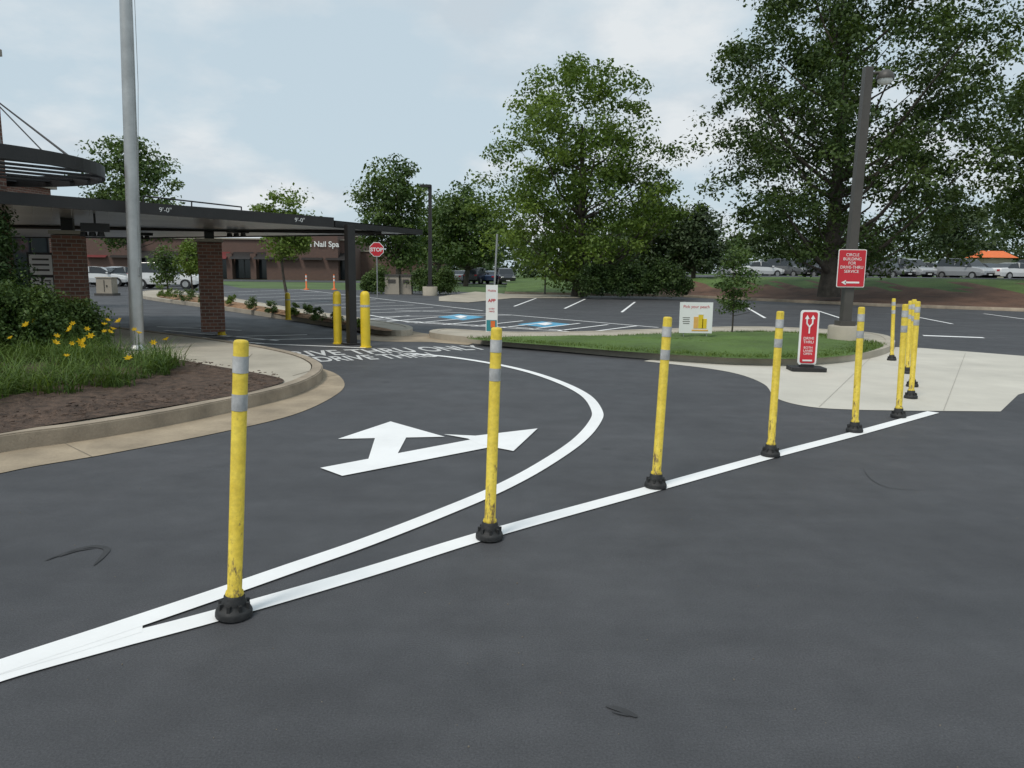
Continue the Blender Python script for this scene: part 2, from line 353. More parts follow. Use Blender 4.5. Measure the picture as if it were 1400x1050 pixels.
for (x,y,w) in ((630,433.5,32),(745,443.5,38)):
    b.add([(*g(*p),ZL-.003) for p in [(x-w,y),(x-w*.1,y-4),(x+w,y),(x+w*.1,y+4.5)]],[(0,1,2,3)])
b.build('accessible_bay_marking',[MBLUE])
b=MB()
for (x,y,w) in ((630,433.5,9),(745,443.5,11)):
    b.add([(*g(*p),ZL+.008) for p in [(x-w,y),(x,y-2),(x+w,y),(x,y+2)]],[(0,1,2,3)])
b.build('accessible_symbol',[MWHITE])
b=MB()
def taperstrip(L,w):
    Q=spline(gp(L),6); n=len(Q); A_=[];B_=[]
    for i,p in enumerate(Q):
        ww=w*math.sin(math.pi*(i+.3)/(n))**.7 if 0<i<n-1 else 0.0005
        o=offs(Q,ww/2)[i]; q=offs(Q,-ww/2)[i]; A_.append(o); B_.append(q)
    b.add([(*p,.0045) for p in A_]+[(*p,.0045) for p in B_],[(i,i+1,n+i+1,n+i) for i in range(n-1)])
for L,w in (([(60,768),(95,755),(125,748),(146,751),(140,762),(128,774)],.035),([(80,762),(104,754),(130,750)],.02),([(1180,640),(1190,655),(1215,667),(1262,671)],.006),([(828,966),(850,972),(872,982)],.03),([(836,974),(860,980)],.012)): taperstrip(L,w)
b.build('tyre_marks',[MTIRE])
# ---------------------------------------------------------------- delineator posts
posts=[((320,843),(330,467)),((669,737),(679,450)),((896,667),(913,435)),((1053,624),(1067,427)),((1168,591),(1178,421)),((1228,571),(1238,417)),((1245,545),(1255,413)),((1247,529),(1250,410)),((1240,511),(1245,412)),((1219,493),(1222,409))]
for i,(bp,tp) in enumerate(posts):
    x,y=g(*bp); top=at(tp[0],tp[1],y); h=min(1.24,max(1.12,top.z)); lx=math.atan2(top.x-x,h)
    e=empty('delineator_post',(x,y,.01)); e.rotation_mode='ZYX'; e.rotation_euler=(0,lx,0)
    m=MB(); r=.0315
    m.lathe([(r+.007,.085),(r+.009,.10),(r+.006,.112),(r,.116),(r,h-.012),(r-.004,h-.003),(r*.6,h)],n=24)
    m.build('tube',[MYEL],e)
    m=MB()
    for f0,f1 in ((.055,.113),(.187,.245)): m.lathe([(r+.0015,h*(1-f1)),(r+.0018,h*(1-f0))],n=24)
    m.f=[f for f in m.f if len(f)==4]; m.m=m.m[:len(m.f)]; m.s=[True]*len(m.f)
    m.build('reflective_bands',[MREF],e)
    m=MB(); m.lathe([(.080,0),(.080,.020),(.075,.032),(.060,.042),(.052,.055),(.054,.065),(.046,.075),(.046,.09),(.038,.1)],n=20)
    for k in range(8):
        a=k*math.pi/4; m.box((.054*math.cos(a),.054*math.sin(a),.047),(.03,.014,.035),0,a)
    m.build('rubber_base',[MRUB],e,rz=random.uniform(0,1))
# ---------------------------------------------------------------- bollards
for (x,yb,yt,w,z0) in ((462,470,398,11,0),(500,475,398,13,0),(303,458,390,10,0),(394,437,400,7,.14)):
    X,Y=g(x,yb,z0); h=at(x,yt,Y).z-z0; r=w*Y/F/2
    m=MB(); m.lathe([(r,0),(r,h*.92),(r*.9,h*.96),(r*.65,h*.99),(r*.3,h)],n=20); m.lathe([(r+.004,h*.72),(r+.004,h*.76)],n=20,mi=1)
    m.lathe([(r+.02,0),(r+.02,.02)],n=20)
    m.build('bollard',[MYB,MREF],None,(X,Y,z0))
# ---------------------------------------------------------------- flagpole
X,Y=g(188,478,.15); tp=at(172,0,Y); e=empty('flagpole',(X,Y,.15)); h=8.5; lx=(tp.x-X)/(tp.z-.15)
m=MB(); m.tube([(lx*t*h,0,t*h) for t in (0,.3,.6,.85,1)],[.108,.105,.098,.08,.06],20); m.lathe([(.17,0),(.17,.03),(.12,.06),(.11,.09)],n=24); 
m.lathe([(.02,0),(.09,.06),(.09,.12),(.02,.18)],(lx*h,0,h),16); m.build('pole',[MALU],e)
m=MB(); m.tube([(lx*h+.13,-.05,h-.2),(.2+lx*h*.4,-.05,h*.5),(.12,-.05,1.3)],.005,6); m.box((.12,-.03,1.3),(.05,.08,.16)); m.build('halyard',[MGALV],e)
# ---------------------------------------------------------------- canopy
e=empty('drive_thru_canopy')
def W(px,py,Y): p=at(px,py,Y); return (p.x,p.y,p.z)
cA=W(-40,276,11.6); cB=W(455,311,15.2); cC=W(575,321,19.0); cD=W(200,326,22.5); cE=W(-30,325,21.5)
ring=[cA,cB,cC,cD,cE]
m=MB()
m.add([(x,y,z+.03) for x,y,z in ring],[tuple(range(5))],1); m.add([(x,y,z+.14) for x,y,z in ring],[tuple(range(5))],0)
cen=Vector((sum(p[0] for p in ring)/5,sum(p[1] for p in ring)/5,0))
for i in range(5):
    a=Vector(ring[i]); c=Vector(ring[(i+1)%5]); d=(c-a); nn=Vector((d.y,-d.x,0)).normalized()
    if nn.dot(a-cen)<0: nn=-nn
    o=nn*.06; t=.19 if i in(0,) else .12
    V=[a,c,c+o,a+o]; V=V+[v+Vector((0,0,t)) for v in V]
    m.add(V,[(0,1,2,3),(4,5,6,7),(0,1,5,4),(1,2,6,5),(2,3,7,6),(3,0,4,7)],0)
a=Vector(cA);bb=Vector(cB);c=Vector(cE);d=Vector(cC)
for k in range(1,22):
    t=k/22; p=a.lerp(bb,t); q=c.lerp(d,t); m.tube([(p.x,p.y,p.z+.024),(q.x,q.y,q.z+.024)],.008,6,1)
for k in (2,):
    t=k/4; p=a.lerp(c,t); q=bb.lerp(d,t); m.tube([(p.x,p.y,p.z-.02),(q.x,q.y,q.z-.02)],.04,4,0)
m.build('roof_deck',[MBLK,MDECK],e)
ang=math.atan2(cB[1]-cA[1],cB[0]-cA[0])
for (px,s) in ((232,"9'-0\""),(412,"9'-0\"")):
    best=min(range(200),key=lambda k:abs(((a.lerp(bb,k/199).x)/(a.lerp(bb,k/199).y))*F+700-px)); p=a.lerp(bb,best/199)
    text('clearance_lettering',s,.11,MPANEL,e,(p.x+.065*math.sin(ang),p.y-.065*math.cos(ang),p.z+.055),(math.pi/2,0,ang))
X,Y=g(481,471); m=MB(); m.box((X,Y,1.2),(.16,.16,2.42),0,ang); m.box((X,Y,.02),(.32,.32,.03),0,ang); m.build('corner_post',[MBLK],e)
for px,yb,w,ytb in ((292,450,.5,332),(104,462,.5,322)):
    X,Y=g(px,yb,.14); zt=at(px,ytb,Y).z
    m=MB(); m.box((X,Y,(zt+.1)/2),(w,w,zt-.1),0,.35); m.build('brick_column',[MBRICK],e)
    m=MB(); m.box((X,Y,zt+.05),(w+.06,w+.06,.07),0,.35); m.build('column_cap',[MLIME],e)
    m=MB(); m.box((X,Y,(zt+2.44)/2+.04),(.2,.2,2.44-zt),0,.35); m.build('column_post',[MBLK],e)
m=MB()
for px,py,Yd in ((130,311,13.5),(325,314,17),(195,318,19)):
    p=at(px,py,Yd); m.box((p.x,p.y,p.z),(.45,.2,.14),0,.5); m.tube([(p.x,p.y,p.z),(p.x,p.y,p.z+.25)],.02,6)
    for k in range(3): m.lathe([(.05,0),(.07,-.08)],(p.x-.15+.15*k,p.y-.1,p.z-.08),8)
m.build('heater_units',[MBLK],e)
m=MB(); p=W(196,268,14.5);q=W(330,283,17); m.tube([p,q],.015,6); m.tube([W(196,268,14.5),W(196,285,14.5)],.015,6); m.tube([W(262,275,15.6),W(262,292,15.6)],.015,6); m.tube([W(330,283,17),W(330,297,17)],.015,6); m.build('roof_rail',[MBLK],e)
# round trellis awning
e=empty('round_trellis_awning'); c0=Vector((-9.45,12.3,3.02)); R=2.62
m=MB(); n=72; V=[]
for r,z in ((R,0),(R,.2),(R-.06,.2),(R-.06,0)):
    for k in range(n): t=2*math.pi*k/n; V.append((c0.x+r*math.cos(t),c0.y+r*math.sin(t),c0.z+z))
Fc=[]
for i in range(4):
    for k in range(n): Fc.append((i*n+k,i*n+(k+1)%n,((i+1)%4)*n+(k+1)%n,((i+1)%4)*n+k))
m.add(V,Fc,0,False); 
for k in range(-4,5):
    y=k*.56; L=math.sqrt(max(0,(R-.07)**2-y*y)); ca,sa=math.cos(.9),math.sin(.9)
    if L>0.2: m.box((c0.x-y*sa,c0.y+y*ca,c0.z+.10),(2*L,.14,.03),0,.9)
y=0; L=R-.07; m.box((c0.x,c0.y,c0.z+.04),(2*L,.08,.08),0,.9+math.pi/2)
m.build('ring',[MBLK],e)
m=MB(); tp=Vector((-9.55,14.2,4.6))
for a_ in (-1.2,-.5,.1,.6,-.2): m.tube([tp,(c0.x+R*.93*math.cos(a_),c0.y+R*.93*math.sin(a_),c0.z+.12)],.012,6)
m.build('tension_rods',[MBLK],e)
# restaurant building at the left
e=empty('brick_restaurant')
m=MB(); m.box((-9.98,14.3,2.7),(.8,.6,5.3)); m.box((-21,21,2.1),(9,13,4.2)); m.box((-13.2,15.2,1.2),(4.2,1.2,2.4)); m.build('walls',[MBRICK],e)
m=MB(); m.box((-9.98,14.3,5.4),(.95,.75,.12)); m.box((-21,21,4.26),(9.3,13.3,.14)); m.build('coping',[MLIME],e)
m=MB()
for y in (17,20,23,26): m.box((-16.47,y,1.55),(.08,1.9,1.9))
m.box((-13,14.57,1.3),(1.6,.08,2.0)); m.build('windows',[MGLASS],e)
m=MB()
for y in (17,20,23,26): 
    for dy in (-1,0,1): m.box((-16.42,y+dy*.96,1.55),(.07,.06,2.0))
    m.box((-16.42,y,2.56),(.08,2.0,.06)); m.box((-16.42,y,.56),(.08,2.0,.06))
m.build('window_frames',[MBLK],e)
# menu board
X,Y=g(64,446,.14); e=empty('menu_board',(X,Y,.14),.25)
m=MB(); m.box((0,0,1.05),(.55,.12,1.25)); m.box((-.22,0,.22),(.06,.06,.44)); m.box((.22,0,.22),(.06,.06,.44)); m.build('cabinet',[MBLK],e)
m=MB(); m.box((-.0,-.065,1.4),(.46,.012,.45)); m.box((-.12,-.065,.86),(.2,.012,.5)); m.box((.12,-.065,.86),(.2,.012,.5)); m.build('menu_panels',[MWHT],e)
m=MB()
for r in range(5):
    for k in (-1,1): m.box((k*.12,-.074,.68+.09*r),(.13,.004,.03))
for r in range(3): m.box((0,-.074,1.28+.12*r),(.34,.004,.04))
m.build('menu_print',[MBRZ],e)
# ---------------------------------------------------------------- signs
X,Y=g(950,466,.14); e=empty('yard_sign',(X,Y,.2)); k=Y/F
m=MB(); m.box((0,0,.42),(45*k,.012,42*k)); m.build('board',[MWHT],e)
m=MB(); 
for sx in(-.24,.24): m.tube([(sx,.01,-.06),(sx,.01,.75)],.008,6); m.tube([(sx,.01,.3),(sx,.22,-.05)],.006,6)
m.build('stakes',[MGALV],e)
text('lettering','Pick your peach',.085,MRED,e,(0,-.008,.62))
m=MB(); m.box((.10,-.008,.34),(.1,.006,.28),0,0); m.box((.0,-.008,.32),(.09,.006,.24),1); m.box((.18,-.008,.3),(.09,.006,.2),0); m.box((.1,-.008,.495),(.11,.006,.02),2); m.box((.09,-.008,.16),(.34,.006,.03),1); m.build('drink_picture',[MYB,mat('peach_print',(.80,.45,.12),.5,.1,8,30,bs=0),MWHT],e)
m=MB()
for r in range(4): m.box((-.2,-.008,.42-.04*r),(.15-.02*(r%2),.004,.012))
m.build('small_print',[MBRZ],e)
X,Y=g(1102,507); e=empty('drive_thru_sign',(X,Y,.006),-.08)
m=MB(); m.prism([(x,y) for x,y in [(-.27,-.17),(-.24,-.2),(.24,-.2),(.27,-.17),(.27,.17),(.24,.2),(-.24,.2),(-.27,.17)]],0,.06); m.box((0,0,.08),(.2,.14,.05)); m.build('rubber_foot',[MRUB],e)
def rrect(w,h,r,n=6):
    P=[]
    for cx,cy,a0 in ((w/2-r,h/2-r,0),(-w/2+r,h/2-r,1),(-w/2+r,-h/2+r,2),(w/2-r,-h/2+r,3)):
        for i in range(n+1): t=(a0+i/n)*math.pi/2; P.append((cx+r*math.cos(t),cy+r*math.sin(t)))
    return P
def plate(nm,w,h,r,th_,m_,par,loc):
    m=MB(); m.prism(rrect(w,h,r),0,th_); m.add([(x,y,0) for x,y in rrect(w,h,r)],[tuple(range(28))]); m.build(nm,[m_],par,loc,rot=(math.pi/2,0,0))
plate('border',.29,.88,.05,.03,MWHT,e,(0,.015,.53)); plate('face',.235,.82,.035,.004,MRED,e,(0,-.0155,.53))
text('lettering','DRIVE\nTHRU',.062,MWHT,e,(0,-.022,.50),sp=.95); text('lettering_lower','BOTH\nLANES\nOPEN',.052,MWHT,e,(0,-.022,.355),sp=.95)
m=MB(); 
for P_ in ([(0,-.02,.60),(0,-.02,.70),(-.045,-.02,.76),(-.045,-.02,.84)],[(0,-.02,.70),(.045,-.02,.76),(.045,-.02,.84)]): m.tube(P_,.013,6)
for s in (-.045,.045): m.add([(s-.036,-.024,.83),(s+.036,-.024,.83),(s,-.024,.895)],[(0,1,2)])
m.build('lane_symbol',[MWHT],e)
m=MB(); m.box((0,-.0225,.165),(.15,.004,.025)); m.build('footer_lettering_strip',[MWHT],e)
X,Y=g(672,461,.0); e=empty('pickup_sign',(X,Y,0)); k=Y/F; m=MB(); m.tube([(0,.03,0),(.05,.03,1.0),(.11,.03,(461-322)*k)],.022,8); m.build('post',[MGALV],e)
m=MB(); m.box((0,0,36*k),(16*k,.02,70*k)); m.build('board',[MWHT],e)
text('lettering','Mobile',.07,MRED,e,(0,-.013,62*k)); text('lettering_mid','APP',.1,MRED,e,(0,-.013,48*k),bold=.003); text('lettering_low','order\nready',.06,MRED,e,(0,-.013,38*k))
MTEAL=mat('teal_print',(.03,.25,.28),.5,.1,3,20,bs=0); m=MB(); m.box((0,-.012,16*k),(14*k,.006,15*k)); m.build('picture',[MTEAL],e)
m=MB(); m.box((0.03,-.018,18*k),(6*k,.006,9*k)); m.build('cup_picture',[MORG],e)
p=at(515,341,40); e=empty('stop_sign',(p.x,p.y,0)); m=MB(); m.tube([(0,.03,0),(0,.03,p.z+.2)],.03,8); m.build('post',[MGALV],e)
oc=lambda r:[(r*math.cos(math.pi/8+i*math.pi/4),r*math.sin(math.pi/8+i*math.pi/4)) for i in range(8)]
m=MB(); m.prism(oc(.40),0,.01); m.build('border',[MWHT],e,(0,0,p.z),rot=(math.pi/2,0,0)); m=MB(); m.prism(oc(.365),0,.006); m.build('face',[MRED],e,(0,-.011,p.z),rot=(math.pi/2,0,0))
text('lettering','STOP',.27,MWHT,e,(0,-.02,p.z-.1),bold=.008)
def lamp(base,topy,topx,z0,wpx,dish=True):
    X,Y=g(base[0],base[1],z0); tp=at(topx,topy,Y); e=empty('street_lamp',(X,Y,z0)); h=tp.z-z0; k=Y/F; lean=(tp.x-X)
    m=MB(); r=21*k if dish else 10*k; hb=22*k if dish else 12*k; m.lathe([(r,-.1),(r,hb-.02),(r-.02,hb)],n=28); m.build('concrete_footing',[MCONC],e)
    w=wpx*k*.5; m=MB(); V=[]; q=hb
    for z,s in ((q,1),(h,.85)):
        cx=lean*z/h
        for x,y in ((-w*s,-w*s),(w*s,-w*s),(w*s,w*s),(-w*s,w*s)): V.append((cx+x,y,z))
    m.add(V,[(4,5,6,7),(0,1,5,4),(1,2,6,5),(2,3,7,6),(3,0,4,7)]); m.box((lean*q/h,0,q+.05),(w*3.4,w*3.4,.1)); 
    if dish:
        m.tube([(lean,0,h-.12),(lean+.25,0,h-.10)],.03,8); m.build('shaft',[MBRZ],e)
        m=MB(); m.lathe([(.17,-.10),(.18,-.06),(.14,.03),(.07,.08)],(lean+.36,0,h-.13),20); m.build('lamp_head',[MBRZ],e)
        m=MB(); m.lathe([(.15,-.09),(.14,-.15),(.08,-.19)],(lean+.36,0,h-.13),20); m.build('lamp_lens',[MPANEL],e)
    else:
        m.box((lean-.25,0,h-.05),(.6,.35,.14)); m.build('shaft',[MBLK],e)
    return e,X,Y,k,lean,h
e,X,Y,k,lean,h=lamp((1153,467),92,1187,.13,12)
zc=at(1162,367,Y).z-.13
plate('sign_border',.58,.78,.03,.012,MWHT,e,(lean*zc/h-.03,-.13,zc)); plate('sign_face',.55,.75,.025,.004,MRED,e,(lean*zc/h-.03,-.143,zc))
text('sign_lettering','CIRCLE\nBUILDING\nFOR\nDRIVE-THRU\nSERVICE',.085,MWHT,e,(lean*zc/h-.03,-.150,zc+.25),sp=1.0,bold=0)
m=MB(); zz=zc-.29; xx=lean*zc/h-.03; m.box((xx+.03,-.149,zz),(.3,.004,.035)); m.add([(xx-.2,-.151,zz),(xx-.1,-.151,zz+.05),(xx-.1,-.151,zz-.05)],[(0,1,2)]); m.build('sign_arrow',[MWHT],e)
lamp((588,404),253,588,0,5,False)
def post(nm,px,yb,yt,Yd,r,m_):
    p=at(px,yb,Yd); q=at(px,yt,Yd); m=MB(); m.tube([(0,0,0),(0,0,q.z-p.z)],r,8); m.lathe([(r*2,0),(r*1.2,.1)],n=8); m.build(nm,[m_],None,(p.x,p.y,p.z))
post('sign_post',745,402,338,48,.05,MBRZ)
for px,yb,yt in ((419,396,370),(457,396,372)): 
    p=g(px,yb); hh=1.1; m=MB(); m.lathe([(.2,0),(.2,.05),(.06,.08),(.05,hh)],n=12); m.lathe([(.055,.6),(.055,.75)],n=12,mi=1); m.lathe([(.055,.85),(.055,1.0)],n=12,mi=1); m.build('traffic_delineator',[MORG,MWHT],None,(p[0],p[1],0))
for px,w in ((537,.9),(556,.7)):
    p=g(px,402); m=MB(); m.box((0,0,.55),(w,.7,1.1),0,0,.92); m.box((0,0,1.15),(w*1.02,.75,.1),1); m.box((0,-.36,.8),(w*.5,.02,.2),1); m.build('litter_bin',[MLIME,MBRZ],None,(p[0],p[1],0))
p=g(147,404); m=MB(); m.box((0,0,.06),(.95,.75,.12),1); m.box((0,0,.5),(.8,.6,.8),0,0,.96); m.box((0,0,.92),(.84,.64,.05)); m.box((.02,-.31,.5),(.02,.02,.6),1); m.box((.15,-.31,.5),(.05,.03,.1),1); m.build('utility_box',[MLIME,MBRZ],None,(p[0],p[1],0))
# ---------------------------------------------------------------- strip mall
e=empty('strip_mall'); x0,x1,Y0=-66,-21,96
m=MB(); m.box(((x0+x1)/2,Y0+9,2.5),(x1-x0,16,5.0)); m.box((-52,Y0+8,2.9),(9,16.6,5.8)); m.box((-26.5,Y0+8,2.9),(9,16.6,5.9)); m.box((-15.5,Y0+16,1.9),(12,14,3.8))
for i in range(16): m.box((x0+i*3+.3,Y0+.1,1.6),(.7,.7,3.2))
m.build('walls',[MBRICK2],e)
m=MB(); m.box(((x0+x1)/2,Y0+9,5.06),(x1-x0+.4,16.4,.16)); m.box((-52,Y0+8,5.88),(9.3,16.9,.2)); m.box((-26.5,Y0+8,5.95),(9.3,16.9,.2)); m.box((-15.5,Y0+16,3.9),(12.3,14.3,.2)); m.build('cornice',[MLIME],e)
m=MB()
for i in range(15): m.box((x0+i*3+1.8,Y0+.95,1.35),(2.2,.1,2.5))
m.build('storefront_glass',[MGLASS],e)
m=MB()
for i in range(15):
    cx=x0+i*3+1.8; z=3.0; m.add([(cx-1.3,Y0-.9,z-.5),(cx+1.3,Y0-.9,z-.5),(cx+1.3,Y0+.9,z+.4),(cx-1.3,Y0+.9,z+.4)],[(0,1,2,3)],1 if i in(4,9) else 0)
    for d in (-1.1,0,1.1): m.box((cx+d,Y0+.88,1.35),(.08,.08,2.5),0)
m.build('awnings',[MBLK,MAWN],e)
text('shop_lettering','Venetian Nail Spa',.95,MWHT,e,(-25.2,Y0-.45,4.15),bold=.02)
kx=at(1355,355,88).x; e=empty('red_roof_kiosk',(kx,88,1.3)); m=MB(); m.box((0,0,1.1),(3.2,2.4,2.2)); m.build('walls',[MLIME],e); m=MB()
m.add([(-2.1,-1.6,2.3),(2.1,-1.6,2.3),(2.1,1.6,2.3),(-2.1,1.6,2.3),(-1.3,0,3.1),(1.3,0,3.1)],[(0,1,5,4),(2,3,4,5),(1,2,5),(3,0,4),(0,1,2,3)]); m.build('roof',[MORG],e)
# ---------------------------------------------------------------- cars
def carpaint(n,c):
    m=mat(n,c,.25,.03,1,5,bs=0); m.node_tree.nodes['Principled BSDF'].inputs['Coat Weight'].default_value=.6; return m
CW=carpaint('white_car_paint',(.75,.75,.74)); CS=carpaint('silver_car_paint',(.35,.36,.37)); CK=carpaint('black_car_paint',(.02,.02,.025)); CG=carpaint('grey_car_paint',(.12,.125,.13)); CR=carpaint('red_car_paint',(.3,.02,.02)); CB=carpaint('blue_car_paint',(.03,.06,.14))
def car(px,Yd,z,rz,paint,suv=False,name='parked_car'):
    X=at(px,380,Yd).x; e=empty(name,(X,Yd,z),rz)
    if suv: st=[(-2.35,.5,.95,1.0,.8),(-2.25,.35,1.05,1.45,.82),(-2.0,.3,1.08,1.72,.88),(-1.0,.3,1.08,1.78,.92),(.2,.3,1.06,1.75,.92),(.6,.3,1.05,1.68,.92),(1.25,.3,1.03,1.07,.92),(2.05,.3,.92,.96,.9),(2.35,.4,.7,.74,.8)]
    else: st=[(-2.35,.45,.8,.84,.78),(-2.2,.3,.95,.99,.84),(-1.55,.28,.98,1.02,.9),(-.95,.28,.97,1.38,.91),(-.2,.28,.95,1.45,.91),(.35,.28,.94,1.40,.91),(1.1,.28,.9,.94,.9),(2.0,.3,.76,.80,.87),(2.35,.4,.58,.62,.76)]
    m=MB(); V=[]
    for x,zb,zl,zt,w in st:
        cab=zt>zl+.2; wt=w*.74 if cab else w*.86
        V+=[(x,-w*.95,zb),(x,-w,(zb+zl)/2),(x,-w*.96,zl),(x,-wt,zt),(x,wt,zt),(x,w*.96,zl),(x,w,(zb+zl)/2),(x,w*.95,zb)]
    for i in range(len(st)-1):
        c1=st[i][3]>st[i][2]+.2; c2=st[i+1][3]>st[i+1][2]+.2
        for k in range(8):
            q=(i*8+k,i*8+(k+1)%8,(i+1)*8+(k+1)%8,(i+1)*8+k)
            mi=0
            if k in(2,4) and (c1 or c2): mi=1
            if k==3 and c1!=c2: mi=1
            if k==7: mi=2
            m.f.append(list(q)); m.m.append(mi); m.s.append(False)
    m.v=V; m.f.append(list(range(8))); m.m.append(0); m.s.append(False); m.f.append([(len(st)-1)*8+k for k in range(8)]); m.m.append(0); m.s.append(False)
    for s in (-1,1):
        for x in (-.35,): m.box((x,s*.77,1.2 if not suv else 1.4),(.07,.16,.42 if not suv else .6),0)
        m.box((.85,s*1.0,1.0 if not suv else 1.15),(.14,.18,.12),0)
    o=m.build('body',[paint,MGLASS,MRUB],e)
    bv=o.modifiers.new('b','BEVEL'); bv.width=.04; bv.segments=2
    m=MB()
    for x in (-1.42,1.42):
        for s in (-1,1):
            m.tube([(x,s*.70,.34),(x,s*.93,.34)],.34,20,0); m.tube([(x,s*.93,.34),(x,s*.945,.34)],.2,14,1)
    m.build('wheels',[MRUB,MALU],e)
    m=MB()
    for s in (-.62,.62): m.box((2.26,s,.66 if not suv else .78),(.12,.3,.14),0); m.box((-2.32,s,.8 if not suv else .95),(.08,.26,.16),1)
    m.box((2.33,0,.5),(.08,.9,.16),2); m.box((2.37,0,.42),(.03,.4,.1),0); m.build('lights_and_grille',[MWHT,MRED,MBLK],e)
car(229,52,0,.12,CW,True); car(133,56,0,.3,CW); car(166,58,0,1.2,CS); car(255,60,0,1.3,CW); car(95,60,0,.2,CG,True)
car(652,84,0,1.3,CK,True); car(672,86,0,1.4,CB); car(690,84,0,-1.4,CK,True); car(628,88,0,1.4,CS)
UZ=1.22
for px,Yd,r,c_,sv in ((1036,70,.35,CW,False),(1078,71,-1.1,CG,True),(1108,70,-1.2,CK,True),(1150,71,-1.3,CS,False),(1213,68,-1.2,CG,False),(1242,68,-1.3,CS,True),(1275,68,-1.2,CW,False),(1318,65,-1.2,CS,True),(1348,67,-1.3,CG,False),(1384,64,.3,CW,False),(1010,74,-1.2,CS,False),(1430,64,-1.2,CR,True),(1180,75,-1.2,CR,False)):
    car(px,Yd,UZ+(0 if px>1150 else -.06),r,c_,sv)
# ---------------------------------------------------------------- vegetation
def leaves(name,C,R,n_per,size,m_,parent,seed,squash=.7):
    r=np.random.default_rng(seed); C=np.asarray(C,float); R=np.asarray(R,float); n=len(C)*n_per; ci=np.repeat(np.arange(len(C)),n_per)
    u=r.normal(size=(n,3)); u/=np.linalg.norm(u,axis=1)[:,None]; u*= (r.random(n)**(1/2.2))[:,None]
    ax=r.normal(size=(len(C),3))*np.array([1,1,.35]); ax/=np.linalg.norm(ax,axis=1)[:,None]
    el=(u*ax[ci]).sum(1)[:,None]*ax[ci]*.55
    pos=C[ci]+(u+el)*R[ci][:,None]*np.array([1,1,squash])
    nv=r.normal(size=(n,3))*.7+u*.7+np.array([0,0,.55]); nv/=np.linalg.norm(nv,axis=1)[:,None]
    t=np.cross(nv,r.normal(size=(n,3))); t/=np.linalg.norm(t,axis=1)[:,None]; bt=np.cross(nv,t)
    s=(size*(.6+.8*r.random(n)))[:,None]
    V=np.stack([pos-t*s*.5,pos+bt*s*.3+nv*s*.06,pos+t*s*.5,pos-bt*s*.3+nv*s*.06],1).reshape(-1,3)
    me=bpy.data.meshes.new(name); me.vertices.add(4*n); me.vertices.foreach_set('co',V.ravel()); me.loops.add(4*n); me.loops.foreach_set('vertex_index',np.arange(4*n,dtype=np.int32))
    me.polygons.add(n); me.polygons.foreach_set('loop_start',np.arange(0,4*n,4,dtype=np.int32)); me.polygons.foreach_set('loop_total',np.full(n,4,dtype=np.int32)); me.update(calc_edges=True)
    tint=np.clip((r.random(len(C))**1.2)[ci]*.65+r.random(n)*.35,0,1)
    a=me.attributes.new('tint','FLOAT','FACE'); a.data.foreach_set('value',tint.astype(np.float32)); me.materials.append(m_)
    o=bpy.data.objects.new(name,me); COL.objects.link(o)
    if parent: o.parent=parent
    return o
LG=leafm('leaf_maple',(.065,.12,.02),(.19,.27,.05),.33); LD=leafm('leaf_oak',(.032,.062,.016),(.10,.15,.036),.28); LM=leafm('leaf_mid',(.045,.088,.024),(.13,.19,.048)); LC=leafm('leaf_conifer',(.026,.048,.02),(.07,.10,.038),.1)
LY=leafm('leaf_young',(.09,.15,.025),(.2,.28,.06),.35); LH=leafm('leaf_hedge',(.024,.052,.015),(.08,.13,.03),.15); LB=leafm('leaf_far_hazed',(.04,.068,.028),(.10,.138,.05),.15)  # far belt leaf colour is lightened to paint in distance haze
